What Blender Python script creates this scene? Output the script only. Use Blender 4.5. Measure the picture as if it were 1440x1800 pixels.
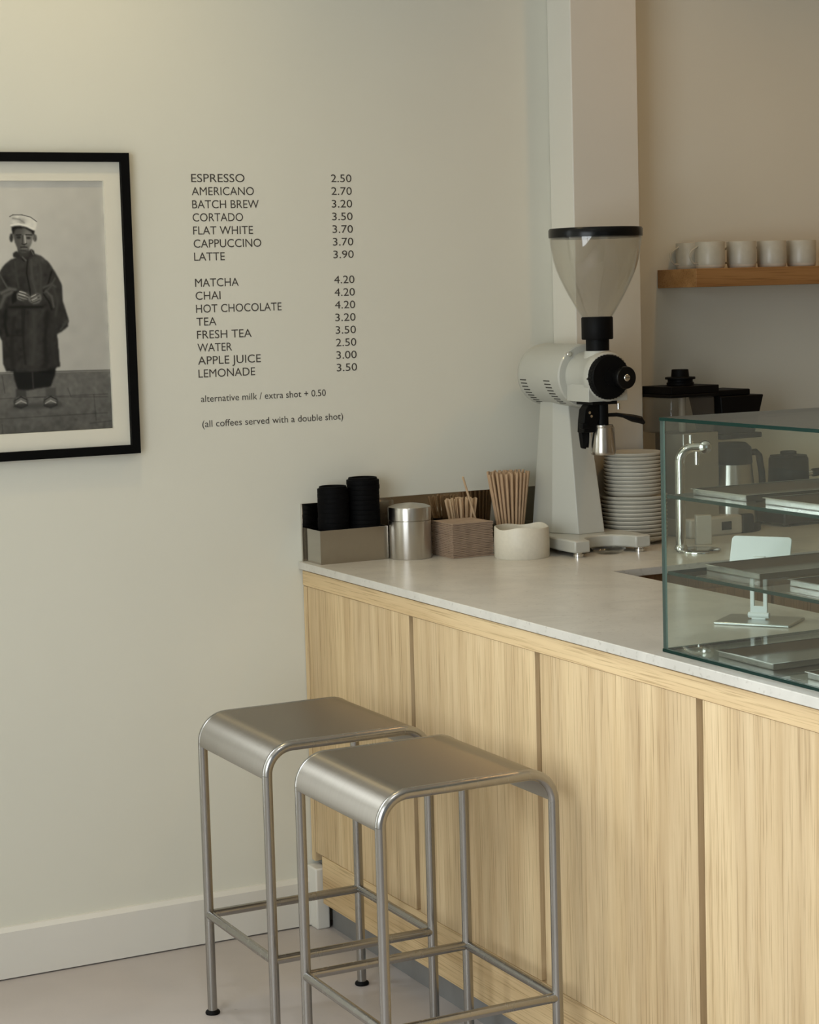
import bpy, bmesh, math, random
import numpy as np
from mathutils import Vector, Matrix
R = math.radians
random.seed(7)
scene = bpy.context.scene
for o in list(bpy.data.objects):
    bpy.data.objects.remove(o, do_unlink=True)
COL = scene.collection

# ------------------------------------------------------------------ camera
cam_d = bpy.data.cameras.new('camera'); cam = bpy.data.objects.new('camera', cam_d); COL.objects.link(cam)
YAW, PITCH, ROLL = 0.4644, -0.0947, -0.0275
fw = Vector((math.sin(YAW)*math.cos(PITCH), math.cos(YAW)*math.cos(PITCH), math.sin(PITCH)))
rt0 = Vector((math.cos(YAW), -math.sin(YAW), 0)); up0 = rt0.cross(fw)
rt = rt0*math.cos(ROLL)+up0*math.sin(ROLL); up = -rt0*math.sin(ROLL)+up0*math.cos(ROLL)
M = Matrix((rt, up, -fw)).transposed().to_4x4(); M.translation = Vector((-1.9809, -4.5823, 1.5697))
cam.matrix_world = M
cam_d.sensor_fit = 'VERTICAL'; cam_d.sensor_height = 24; cam_d.lens = 3564.19*24/1800
cam_d.shift_x = -(727.16-720)/1800; cam_d.shift_y = (856.24-900)/1800
cam_d.clip_start = 0.05
scene.camera = cam

# ------------------------------------------------------------------ light
scene.view_settings.view_transform = 'Standard'; scene.view_settings.look = 'None'
scene.view_settings.gamma = 1; scene.view_settings.use_curve_mapping = False
scene.view_settings.exposure = 0.0
world = bpy.data.worlds.new('world'); scene.world = world; world.use_nodes = True
bg = world.node_tree.nodes['Background']; bg.inputs[0].default_value = (0.62, 0.72, 0.80, 1); bg.inputs[1].default_value = 0.35
def area(name, loc, direction, sx, sy, power, color):
    d = bpy.data.lights.new(name, 'AREA'); d.shape = 'RECTANGLE'; d.size = sx; d.size_y = sy; d.energy = power; d.color = color
    o = bpy.data.objects.new(name, d); COL.objects.link(o); o.location = loc
    o.rotation_euler = Vector(direction).to_track_quat('-Z', 'Y').to_euler(); return o
def spot(name, loc, target, power, color, angle, blend=0.6, radius=0.05):
    d = bpy.data.lights.new(name, 'SPOT'); d.energy = power; d.color = color; d.spot_size = R(angle); d.spot_blend = blend
    d.shadow_soft_size = radius
    o = bpy.data.objects.new(name, d); COL.objects.link(o); o.location = loc
    o.rotation_euler = (Vector(target)-Vector(loc)).to_track_quat('-Z', 'Y').to_euler(); return o
# daylight through the window in the left wall and through the shop front behind the camera
area('daylight_side_window', (-2.74, -2.92, 1.5), (1, 0, 0), 2.3, 1.75, 80, (0.875, 0.945, 1.0))
area('added_back_door_light', (-2.04, 0.10, 0.78), (0, -1, 0), 0.58, 1.2, 12, (0.94, 0.99, 1.0))  # added unseen glazed door, brightens the curved stool sides
area('unseen_back_window_light', (-1.75, 0.10, 1.98), (0, -1, 0), 1.18, 0.98, 33, (0.90, 0.965, 1.0))  # unseen window put in for the stool highlights and panel shadow
area('daylight_shop_front', (-0.95, -7.2, 1.5), (0, 1, 0), 2.8, 2.2, 2, (0.94, 0.98, 1.0))
# ceiling downlights: warm ones along the wall, plus an added neutral fill over the middle of the floor
spot('downlight_over_picture', (-0.6, -0.6, 2.98), (-0.6, -0.25, 0), 21, (1.0, 0.78, 0.40), 125, 0.9)
spot('downlight_over_bar', (1.15, -0.82, 2.98), (0.9, -0.5, 0), 15, (1.0, 0.56, 0.20), 125, 0.9)
spot('downlight_over_back_counter', (2.15, -0.75, 2.98), (2.1, -0.4, 0), 13, (1.0, 0.62, 0.27), 120, 0.9)
spot('added_fill_over_floor', (-1.0, -2.4, 2.98), (-1.0, -2.4, 0), 34, (0.94, 0.97, 1.0), 140, 0.9)  # added fill for floor and stools, no fitting known there

# ------------------------------------------------------------------ materials
MATS = {}
def new_mat(name):
    m = bpy.data.materials.new(name); m.use_nodes = True; MATS[name] = m
    return m, m.node_tree.nodes, m.node_tree.links, m.node_tree.nodes['Principled BSDF']
def plain(name, col, rough=0.5, metal=0.0, spec=0.5, noise=0.04, scale=30, bump=0.0, coat=0.0, stretch=None):
    m, N, L, b = new_mat(name)
    b.inputs['Roughness'].default_value = rough; b.inputs['Metallic'].default_value = metal
    b.inputs['Specular IOR Level'].default_value = spec; b.inputs['Coat Weight'].default_value = coat
    tc = N.new('ShaderNodeTexCoord'); mp = N.new('ShaderNodeMapping'); nz = N.new('ShaderNodeTexNoise')
    nz.inputs['Scale'].default_value = scale; nz.inputs['Detail'].default_value = 4
    if stretch: mp.inputs['Scale'].default_value = stretch
    L.new(tc.outputs['Object'], mp.inputs[0]); L.new(mp.outputs[0], nz.inputs['Vector'])
    cr = N.new('ShaderNodeValToRGB')
    cr.color_ramp.elements[0].position = 0.3; cr.color_ramp.elements[1].position = 0.7
    cr.color_ramp.elements[0].color = tuple(c*(1-noise) for c in col)+(1,); cr.color_ramp.elements[1].color = tuple(min(1, c*(1+noise)) for c in col)+(1,)
    L.new(nz.outputs['Fac'], cr.inputs[0]); L.new(cr.outputs[0], b.inputs['Base Color'])
    if bump:
        bp = N.new('ShaderNodeBump'); bp.inputs['Strength'].default_value = bump; bp.inputs['Distance'].default_value = 0.002
        L.new(nz.outputs['Fac'], bp.inputs['Height']); L.new(bp.outputs[0], b.inputs['Normal'])
    return m
def brushed(name, col, rough, stretch, var=0.06, aniso=0.0, along=None):
    m = plain(name, col, rough, 1.0, noise=0.03, scale=1, stretch=stretch)
    N, L, b = m.node_tree.nodes, m.node_tree.links, m.node_tree.nodes['Principled BSDF']
    nz = [n for n in N if n.type == 'TEX_NOISE'][0]
    mr = N.new('ShaderNodeMapRange'); mr.inputs['To Min'].default_value = rough-var; mr.inputs['To Max'].default_value = rough+var
    L.new(nz.outputs['Fac'], mr.inputs['Value']); L.new(mr.outputs[0], b.inputs['Roughness'])
    b.inputs['Anisotropic'].default_value = aniso
    if along:                                   # direction the brushed highlight is drawn out in
        cb = N.new('ShaderNodeCombineXYZ')
        for i in range(3): cb.inputs[i].default_value = along[i]
        L.new(cb.outputs[0], b.inputs['Tangent'])
    return m
def oak(name, along, light=(0.66, 0.46, 0.25), dark=(0.50, 0.32, 0.155), rough=0.5, staves=True):
    m, N, L, b = new_mat(name); b.inputs['Roughness'].default_value = rough; b.inputs['Specular IOR Level'].default_value = 0.3
    tc = N.new('ShaderNodeTexCoord'); oi = N.new('ShaderNodeObjectInfo')
    add = N.new('ShaderNodeVectorMath'); add.operation = 'ADD'
    sc = N.new('ShaderNodeVectorMath'); sc.operation = 'SCALE'; sc.inputs['Scale'].default_value = 37.0
    cmb = N.new('ShaderNodeCombineXYZ')
    for i in range(3): L.new(oi.outputs['Random'], cmb.inputs[i])
    L.new(cmb.outputs[0], sc.inputs[0]); L.new(tc.outputs['Object'], add.inputs[0]); L.new(sc.outputs[0], add.inputs[1])
    def tex(scl, detail=5, dist=0.0, rough_=0.6):
        mp = N.new('ShaderNodeMapping'); mp.inputs['Scale'].default_value = scl
        L.new(add.outputs[0], mp.inputs[0]); nz = N.new('ShaderNodeTexNoise'); nz.inputs['Scale'].default_value = 1
        nz.inputs['Detail'].default_value = detail; nz.inputs['Distortion'].default_value = dist; nz.inputs['Roughness'].default_value = rough_
        L.new(mp.outputs[0], nz.inputs['Vector']); return nz
    s = lambda a, c: tuple(a if i == 'xyz'.index(along) else c for i in range(3))
    g1 = tex(s(1.2, 26)); g2 = tex(s(5, 300), 3); g3 = tex(s(0.25, 7), 2)
    r1 = N.new('ShaderNodeValToRGB'); e = r1.color_ramp.elements
    e[0].position = 0.33; e[0].color = dark+(1,); e[1].position = 0.66; e[1].color = light+(1,)
    L.new(g1.outputs['Fac'], r1.inputs[0])
    r2 = N.new('ShaderNodeValToRGB'); e = r2.color_ramp.elements
    e[0].position = 0.33; e[0].color = (0.62, 0.57, 0.50, 1); e[1].position = 0.47; e[1].color = (1, 1, 1, 1)
    L.new(g2.outputs['Fac'], r2.inputs[0])
    mx = N.new('ShaderNodeMix'); mx.data_type = 'RGBA'; mx.blend_type = 'MULTIPLY'; mx.inputs[0].default_value = 0.85
    L.new(r1.outputs[0], mx.inputs[6]); L.new(r2.outputs[0], mx.inputs[7])
    out = mx.outputs[2]
    if staves:
        r3 = N.new('ShaderNodeValToRGB'); e = r3.color_ramp.elements
        e[0].position = 0.35; e[0].color = (0.86, 0.85, 0.86, 1); e[1].position = 0.62; e[1].color = (1.0, 1.0, 1.0, 1)
        L.new(g3.outputs['Fac'], r3.inputs[0])
        m3 = N.new('ShaderNodeMix'); m3.data_type = 'RGBA'; m3.blend_type = 'MULTIPLY'; m3.inputs[0].default_value = 1
        L.new(out, m3.inputs[6]); L.new(r3.outputs[0], m3.inputs[7]); out = m3.outputs[2]
    L.new(out, b.inputs['Base Color'])
    bp = N.new('ShaderNodeBump'); bp.inputs['Strength'].default_value = 0.12; bp.inputs['Distance'].default_value = 0.001
    L.new(g2.outputs['Fac'], bp.inputs['Height']); L.new(bp.outputs[0], b.inputs['Normal'])
    return m
def clear(name, tint, refl=1.0, rough=0.0, ior=1.45, body=0.0, bodycol=(0.5, 0.5, 0.5)):
    """thin sheet of clear material: transparent, with a fresnel mirror on top"""
    m, N, L, b = new_mat(name); out = [n for n in N if n.type == 'OUTPUT_MATERIAL'][0]
    tr = N.new('ShaderNodeBsdfTransparent'); tr.inputs[0].default_value = tint+(1,)
    gl = N.new('ShaderNodeBsdfGlossy'); gl.inputs['Roughness'].default_value = rough; gl.inputs[0].default_value = (refl, refl, refl, 1)
    fr = N.new('ShaderNodeFresnel'); ge = N.new('ShaderNodeNewGeometry'); io = N.new('ShaderNodeMapRange')
    io.inputs['To Min'].default_value = ior; io.inputs['To Max'].default_value = 1/ior      # same mirror strength on both faces of the sheet
    L.new(ge.outputs['Backfacing'], io.inputs['Value']); L.new(io.outputs[0], fr.inputs[0])
    mix = N.new('ShaderNodeMixShader'); L.new(fr.outputs[0], mix.inputs[0])
    base = tr.outputs[0]
    if body:
        df = N.new('ShaderNodeBsdfDiffuse'); df.inputs[0].default_value = bodycol+(1,)
        mb = N.new('ShaderNodeMixShader'); mb.inputs[0].default_value = body
        L.new(tr.outputs[0], mb.inputs[1]); L.new(df.outputs[0], mb.inputs[2]); base = mb.outputs[0]
    L.new(base, mix.inputs[1]); L.new(gl.outputs[0], mix.inputs[2]); L.new(mix.outputs[0], out.inputs[0])
    return m
def stone(name, col, edge_noise=0.10):
    m, N, L, b = new_mat(name); b.inputs['Roughness'].default_value = 0.28; b.inputs['Specular IOR Level'].default_value = 0.45
    tc = N.new('ShaderNodeTexCoord')
    def tex(s, d, dist=0):
        nz = N.new('ShaderNodeTexNoise'); nz.inputs['Scale'].default_value = s; nz.inputs['Detail'].default_value = d; nz.inputs['Distortion'].default_value = dist
        L.new(tc.outputs['Object'], nz.inputs['Vector']); return nz
    a = tex(7, 8, 1.2); c = tex(90, 3)
    r = N.new('ShaderNodeValToRGB'); e = r.color_ramp.elements
    e[0].position = 0.36; e[0].color = tuple(x*(1-edge_noise) for x in col)+(1,); e[1].position = 0.6; e[1].color = tuple(min(1, x*1.03) for x in col)+(1,)
    L.new(a.outputs['Fac'], r.inputs[0])
    r2 = N.new('ShaderNodeValToRGB'); e = r2.color_ramp.elements
    e[0].position = 0.28; e[0].color = (0.8, 0.79, 0.77, 1); e[1].position = 0.4; e[1].color = (1, 1, 1, 1)
    L.new(c.outputs['Fac'], r2.inputs[0])
    mx = N.new('ShaderNodeMix'); mx.data_type = 'RGBA'; mx.blend_type = 'MULTIPLY'; mx.inputs[0].default_value = 1
    L.new(r.outputs[0], mx.inputs[6]); L.new(r2.outputs[0], mx.inputs[7]); L.new(mx.outputs[2], b.inputs['Base Color'])
    return m

plain('wall_paint', (0.69, 0.68, 0.59), 0.75, noise=0.012, scale=3, bump=0.05)
plain('wall_paint_white', (0.66, 0.635, 0.56), 0.6, noise=0.01, scale=4)
plain('dark_paint', (0.30, 0.21, 0.115), 0.7, noise=0.02, scale=3)
plain('ceiling_paint', (0.72, 0.68, 0.60), 0.8, noise=0.01, scale=3)
plain('skirting_paint', (0.72, 0.70, 0.64), 0.45, noise=0.01, scale=4)
plain('floor_concrete', (0.47, 0.425, 0.40), 0.42, noise=0.05, scale=5, bump=0.03)
oak('oak_panel', 'z', light=(0.745, 0.575, 0.34), dark=(0.57, 0.41, 0.22)); oak('oak_rail', 'y', light=(0.70, 0.525, 0.295), dark=(0.55, 0.385, 0.20), staves=False)
oak('oak_shelf', 'x', light=(0.36, 0.195, 0.075), dark=(0.25, 0.125, 0.043), staves=False)
oak('oak_groove', 'z', light=(0.20, 0.105, 0.048), dark=(0.14, 0.07, 0.03), staves=False)
oak('oak_cabinet', 'z', light=(0.42, 0.26, 0.13), dark=(0.30, 0.17, 0.08))
stone('quartz_worktop', (0.575, 0.55, 0.49))
plain('kick_metal', (0.24, 0.24, 0.235), 0.45, 0.3, noise=0.05, scale=20)
brushed('stool_steel', (0.345, 0.318, 0.278), 0.39, (3, 160, 3), 0.03, 0.9, (0, 1, 0))
brushed('tube_steel', (0.38, 0.37, 0.35), 0.26, (90, 90, 3), 0.05)
brushed('canister_steel', (0.58, 0.555, 0.51), 0.30, (40, 40, 2), 0.04, 0.85, (0, 0, 1))
brushed('caddy_steel', (0.46, 0.43, 0.38), 0.15, (60, 2, 60), 0.03)
brushed('splash_steel', (0.50, 0.46, 0.40), 0.06, (3, 3, 60), 0.02)
brushed('tray_steel', (0.50, 0.49, 0.46), 0.16, (3, 60, 60), 0.04)
brushed('chrome', (0.74, 0.73, 0.70), 0.10, (9, 9, 9), 0.02)
brushed('brewer_silver', (0.55, 0.54, 0.51), 0.33, (60, 60, 2), 0.04)
plain('black_plastic', (0.004, 0.004, 0.004), 0.5, spec=0.10, noise=0.1)
plain('black_gloss', (0.004, 0.004, 0.004), 0.25, spec=0.22, noise=0.1)
plain('black_lid', (0.003, 0.003, 0.0033), 0.6, spec=0.05, noise=0.1)
plain('black_frame', (0.004, 0.004, 0.004), 0.6, spec=0.05, noise=0.1)
plain('grinder_white', (0.455, 0.455, 0.405), 0.35, noise=0.008, scale=8, coat=0.15)
plain('vent_dark', (0.05, 0.047, 0.04), 0.7)
plain('paper_kraft', (0.40, 0.285, 0.20), 0.85, noise=0.10, scale=40)
plain('straw_paper', (0.50, 0.335, 0.20), 0.75, noise=0.08, scale=25)
plain('stirrer_wood', (0.58, 0.41, 0.25), 0.7, noise=0.10, scale=30)
plain('cream_ceramic', (0.66, 0.615, 0.505), 0.45, noise=0.03, scale=120)
plain('plate_ceramic', (0.56, 0.54, 0.46), 0.35, noise=0.02, scale=20)
plain('mug_glaze', (0.44, 0.415, 0.34), 0.35, noise=0.05, scale=60)
plain('mug_base', (0.52, 0.46, 0.365), 0.8, noise=0.04, scale=80)
plain('beige_plastic', (0.50, 0.455, 0.385), 0.45, noise=0.02)
plain('mat_board', (0.86, 0.82, 0.70), 0.85, noise=0.008, scale=50)
plain('lettering_vinyl', (0.058, 0.050, 0.042), 0.6, noise=0.05)
plain('stand_white', (0.74, 0.77, 0.77), 0.35, noise=0.01)
brushed('stand_alu', (0.70, 0.72, 0.71), 0.35, (20, 20, 20), 0.03)
plain('hob_black', (0.018, 0.018, 0.02), 0.35)
clear('case_glass', (0.935, 0.965, 0.945), 0.9)
clear('hopper_plastic', (0.93, 0.925, 0.90), 0.9, 0.03, 1.5, 0.05, (0.55, 0.5, 0.44))
clear('tank_plastic', (0.80, 0.78, 0.74), 0.8, 0.05, 1.45, 0.08, (0.4, 0.37, 0.33))
clear('lid_plastic', (0.93, 0.93, 0.92), 0.9, 0.02, 1.5)
clear('picture_glass', (1.0, 1.0, 0.995), 0.2)
m, N, L, b = new_mat('glass_edge'); b.inputs['Base Color'].default_value = (0.005, 0.022, 0.016, 1); b.inputs['Roughness'].default_value = 0.2; b.inputs['Specular IOR Level'].default_value = 0.06
m, N, L, b = new_mat('glass_edge_pale'); b.inputs['Base Color'].default_value = (0.10, 0.15, 0.13, 1); b.inputs['Roughness'].default_value = 0.2; b.inputs['Specular IOR Level'].default_value = 0.1
# printed photograph: greys come from the print's own image stored on the sheet
m, N, L, b = new_mat('photo_print'); at = N.new('ShaderNodeAttribute'); at.attribute_name = 'print_tone'
L.new(at.outputs['Color'], b.inputs['Base Color']); b.inputs['Roughness'].default_value = 0.7; b.inputs['Specular IOR Level'].default_value = 0.2
# concrete floor: a few dark specks
m = MATS['floor_concrete']; N, L = m.node_tree.nodes, m.node_tree.links; b = N['Principled BSDF']
tc = N.new('ShaderNodeTexCoord'); vo = N.new('ShaderNodeTexVoronoi'); vo.inputs['Scale'].default_value = 9
L.new(tc.outputs['Object'], vo.inputs['Vector']); mr = N.new('ShaderNodeMapRange'); mr.inputs['From Min'].default_value = 0.02; mr.inputs['From Max'].default_value = 0.05
mr.inputs['To Min'].default_value = 0.45; L.new(vo.outputs['Distance'], mr.inputs['Value'])
prev = b.inputs['Base Color'].links[0].from_socket
mx = N.new('ShaderNodeMix'); mx.data_type = 'RGBA'; mx.blend_type = 'MULTIPLY'; mx.inputs[0].default_value = 0.5
L.new(prev, mx.inputs[6]); L.new(mr.outputs[0], mx.inputs[7]); L.new(mx.outputs[2], b.inputs['Base Color'])

# ------------------------------------------------------------------ mesh helpers
class MB:
    def __init__(s): s.v = []; s.f = []; s.mi = []
    def add(s, vs, fs, mi=0):
        n = len(s.v); s.v += [tuple(p) for p in vs]; s.f += [tuple(i+n for i in f) for f in fs]
        s.mi += (mi if isinstance(mi, list) else [mi]*len(fs)); return s
    def box(s, x0, x1, y0, y1, z0, z1, mi=0):
        return s.add([(x, y, z) for x in (x0, x1) for y in (y0, y1) for z in (z0, z1)],
                     [(0, 1, 3, 2), (4, 6, 7, 5), (0, 4, 5, 1), (2, 3, 7, 6), (0, 2, 6, 4), (1, 5, 7, 3)], mi)
    def lathe(s, prof, n=40, c=(0, 0, 0), axis='z', mi=0, closed=False):
        """prof: (radius, height) pairs; radius 0 ends in a pole"""
        vs, fs, rows = [], [], []
        for r, h in prof:
            if r < 1e-7: rows.append([len(vs)]); vs.append((0, 0, h))
            else:
                rows.append(list(range(len(vs), len(vs)+n)))
                vs += [(r*math.cos(2*math.pi*k/n), r*math.sin(2*math.pi*k/n), h) for k in range(n)]
        pairs = list(zip(rows, rows[1:])) + ([(rows[-1], rows[0])] if closed else [])
        for a, b in pairs:
            for k in range(n):
                k2 = (k+1) % n
                if len(a) == 1 and len(b) == 1: continue
                if len(a) == 1: fs.append((a[0], b[k2], b[k]))
                elif len(b) == 1: fs.append((a[k], a[k2], b[0]))
                else: fs.append((a[k], a[k2], b[k2], b[k]))
        T = {'z': lambda p: p, 'y': lambda p: (p[0], -p[2], p[1]), 'x': lambda p: (p[2], p[0], p[1])}[axis]
        return s.add([tuple(q+w for q, w in zip(T(p), c)) for p in vs], fs, mi)
    def cyl(s, r, c, h, n=32, axis='z', mi=0, b=0.0):
        pr = [(0, 0), (r-b, 0), (r, b), (r, h-b), (r-b, h), (0, h)] if b else [(0, 0), (r, 0), (r, h), (0, h)]
        return s.lathe(pr, n, c, axis, mi)
    def prism(s, poly, z0, z1, mi=0, poly2=None):
        n = len(poly); p2 = poly2 or poly
        vs = [(x, y, z0) for x, y in poly]+[(x, y, z1) for x, y in p2]
        fs = [tuple(range(n-1, -1, -1)), tuple(range(n, 2*n))]+[(i, (i+1) % n, n+(i+1) % n, n+i) for i in range(n)]
        return s.add(vs, fs, mi)
    def tube(s, pts, r, n=14, mi=0, caps=True, radii=None):
        pts = [Vector(p) for p in pts]; vs, fs = [], []
        t0 = (pts[1]-pts[0]).normalized(); ref = Vector((0, 0, 1)) if abs(t0.z) < 0.9 else Vector((1, 0, 0))
        a = t0.cross(ref).normalized()
        for i, p in enumerate(pts):
            t = (pts[min(i+1, len(pts)-1)]-pts[max(i-1, 0)]).normalized()
            a = (a-t*a.dot(t)).normalized(); b = t.cross(a); rr = radii[i] if radii else r
            vs += [p+(a*math.cos(2*math.pi*k/n)+b*math.sin(2*math.pi*k/n))*rr for k in range(n)]
        for i in range(len(pts)-1):
            for k in range(n):
                fs.append((i*n+k, i*n+(k+1) % n, (i+1)*n+(k+1) % n, (i+1)*n+k))
        if caps: fs += [tuple(range(n-1, -1, -1)), tuple(range((len(pts)-1)*n, len(pts)*n))]
        return s.add(vs, fs, mi)
    def sheet(s, path, w0, w1, th, mi=0, axis='y'):
        """path of (a, z) points extruded between w0 and w1, thickness th downwards/inwards"""
        P = [Vector(p) for p in path]; inner = []
        for i, p in enumerate(P):
            t = (P[min(i+1, len(P)-1)]-P[max(i-1, 0)]).normalized(); inner.append(p+Vector((t.y, -t.x))*th)
        ring = P+inner[::-1]; n = len(ring)
        f3 = (lambda q, w: (q[0], w, q[1])) if axis == 'y' else (lambda q, w: (w, q[0], q[1]))
        vs = [f3(q, w0) for q in ring]+[f3(q, w1) for q in ring]
        fs = [(i, (i+1) % n, n+(i+1) % n, n+i) for i in range(n)]
        k = len(P)
        for i in range(k-1):
            fs.append((i, n-1-i, n-2-i, i+1)); fs.append((n+i, n+i+1, n+n-2-i, n+n-1-i))
        return s.add(vs, fs, mi)
    def build(s, name, mats, parent=None, smooth=35, bevel=0.0, seg=2, loc=None):
        me = bpy.data.meshes.new(name); me.from_pydata(s.v, [], s.f)
        for mt in ([mats] if isinstance(mats, str) else mats): me.materials.append(MATS[mt])
        me.polygons.foreach_set('material_index', s.mi)
        bm = bmesh.new(); bm.from_mesh(me); bmesh.ops.recalc_face_normals(bm, faces=bm.faces); bm.to_mesh(me); bm.free()
        if smooth:
            me.polygons.foreach_set('use_smooth', [True]*len(me.polygons)); me.set_sharp_from_angle(angle=R(smooth))
        o = bpy.data.objects.new(name, me); COL.objects.link(o)
        if parent: o.parent = parent
        if loc: o.location = loc
        if bevel:
            md = o.modifiers.new('bevel', 'BEVEL'); md.width = bevel; md.segments = seg; md.limit_method = 'ANGLE'; md.angle_limit = R(40)
            md.harden_normals = False
        return o
def thing(name, label, cat, loc=(0, 0, 0), rz=0, group=None):
    o = bpy.data.objects.new(name, None); COL.objects.link(o); o.location = loc; o.rotation_euler = (0, 0, rz)
    o.empty_display_size = 0.05
    return tag(o, label, cat, group)
def tag(o, label, cat, group=None):
    o['label'] = label; o['category'] = cat
    if group: o['group'] = group
    return o
def struct(o): o['kind'] = 'structure'; return o
def dup(root, loc, rz=None, label=None, group=None):
    r = root.copy(); COL.objects.link(r); r.location = loc
    if rz is not None: r.rotation_euler = (0, 0, rz)
    if label: r['label'] = label
    if group: r['group'] = group
    for ch in list(root.children):
        c = ch.copy(); COL.objects.link(c); c.parent = r
        for g in ch.children:
            d = g.copy(); COL.objects.link(d); d.parent = c
    return r
def arc(cx, cy, r, a0, a1, n):
    return [(cx+r*math.cos(R(a0+(a1-a0)*i/n)), cy+r*math.sin(R(a0+(a1-a0)*i/n))) for i in range(n+1)]

# ------------------------------------------------------------------ room
HC = 3.0
XL, XR, YF = -2.6, 2.7, -7.0
struct(MB().box(XL-.2, XR+.2, YF-.2, .2, -.1, 0).build('floor', 'floor_concrete'))
struct(MB().box(XL-.2, XR+.2, YF-.2, .2, HC, HC+.1).build('ceiling', 'ceiling_paint'))
wb = MB().box(-1.1, XR+.2, 0, .2, 0, HC).box(XL-.2, -2.4, 0, .2, 0, HC).box(-1.68, -1.1, 0, .2, 0, 1.42).box(-2.4, -1.68, 0, .2, 0, .12).box(-2.4, -1.1, 0, .2, 2.52, HC)
struct(wb.build('wall_back', 'wall_paint'))
w3 = MB()  # frames of the unseen back window and the door added below it
for x in (-2.37, -1.13): w3.box(x-.03, x+.03, .03, .09, 1.42, 2.52)
struct(w3.box(-1.74, -1.68, .03, .09, .12, 1.42).box(-2.4, -2.34, .03, .09, .12, 1.42).box(-2.4, -1.68, .03, .09, .12, .18).box(-2.4, -1.1, .03, .09, 1.42, 1.47).box(-2.4, -1.1, .03, .09, 2.47, 2.52).build('added_window_3', 'skirting_paint'))
struct(MB().box(XR, XR+.2, YF, 0, 0, HC).build('wall_right', 'dark_paint'))
wy0, wy1, wz0, wz1 = -4.1, -1.75, 0.6, 2.4
wl = MB().box(XL-.12, XL, YF, wy0, 0, HC).box(XL-.12, XL, wy1, 0, 0, HC).box(XL-.12, XL, wy0, wy1, 0, wz0).box(XL-.12, XL, wy0, wy1, wz1, HC)
struct(wl.build('wall_left', 'wall_paint'))
wf = MB()
for y in (wy0+.03, (wy0+wy1)/2, wy1-.03): wf.box(XL-.09, XL-.03, y-.03, y+.03, wz0, wz1)
wf.box(XL-.09, XL-.03, wy0, wy1, wz0, wz0+.05).box(XL-.09, XL-.03, wy0, wy1, wz1-.05, wz1)
struct(wf.build('window_1', 'skirting_paint'))
fx0, fx1, fz0, fz1 = -2.4, 0.5, 0.4, 2.6
wfr = MB().box(XL, fx0, YF-.12, YF, 0, HC).box(fx1, XR, YF-.12, YF, 0, HC).box(fx0, fx1, YF-.12, YF, 0, fz0).box(fx0, fx1, YF-.12, YF, fz1, HC)
struct(wfr.build('wall_front', 'dark_paint'))
w2 = MB()
for x in (fx0+.03, (fx0+fx1)/2, fx1-.03): w2.box(x-.03, x+.03, YF-.09, YF-.03, fz0, fz1)
struct(w2.build('window_2', 'skirting_paint'))
struct(MB().box(.735, .935, -.115, 0, .9205, HC).build('wall_pier', 'wall_paint_white', bevel=.003))
struct(MB().sheet([(0, .1156), (-.008, .1156), (-.0105, .113), (-.0105, .0035)], -1.68, -.0, .008, axis='x').build('baseboard_back', 'skirting_paint', smooth=0))
bt = MB().prism([(-.016, -.058), (.02, -.058), (.02, -.001), (-.016, -.001)], 0, .155).build('trim_1', 'skirting_paint', bevel=.004)
struct(bt)

# ------------------------------------------------------------------ bar counter
YB = -2.81
H = .92
bar = thing('bar_counter', 'oak fronted bar counter with vertical panels behind the steel stools', 'counter')
MB().box(.03, .5, YB+.02, -.002, .0675, .897).build('carcass', 'oak_groove', bar)
MB().box(.0, .03, -.022, -.002, .165, .8585).build('stile', 'oak_panel', bar, bevel=.001)
MB().box(-.001, .03, YB, -.002, .8600, .8970).build('top_rail', 'oak_rail', bar, bevel=.0012)
MB().box(-.0005, .03, YB, -.064, .0675, .188).build('bottom_rail', 'oak_rail', bar, bevel=.0012)
ys = [-.026]+[-.5834-.5566*k for k in range(5)]
for k in range(5):
    y0 = ys[k]-(0.02 if k else 0); y1 = ys[k+1]
    MB().box(0.0012, .03, y1, y0, .1885, .8592).build('front_panel', 'oak_panel', bar, bevel=.0008)
MB().box(.0267, .05, YB, -.058, 0, .0675).build('kickboard', 'kick_metal', bar)
back = thing('back_counter', 'dark oak counter unit along the wall under the plates', 'counter', (0, 0, 0))
MB().box(.502, 2.4, -.58, -.002, .08, .897).build('carcass', 'oak_cabinet', back)
MB().box(.502, 2.4, -.55, -.01, 0, .08).build('kickboard', 'kick_metal', back)
for k in range(4):
    d = MB().box(.53+.46*k, .98+.46*k, -.6, -.58, .1, .85).build('door', 'oak_cabinet', back, bevel=.001)
wt = MB().prism([(-.0103, -.001), (-.0103, YB-.01), (.51, YB-.01), (.51, -.625), (2.42, -.625), (2.42, -.001)], .9008, .92).build('worktop', 'quartz_worktop', bevel=.0015)
tag(wt, 'pale grey speckled stone worktop on the oak bar', 'worktop')
sp = MB().box(.0, .733, -.007, -.001, .9205, 1.063).build('splashback', 'splash_steel', bevel=.0005)
tag(sp, 'low polished steel splashback strip on wall behind napkins and straws', 'splashback')

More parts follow.
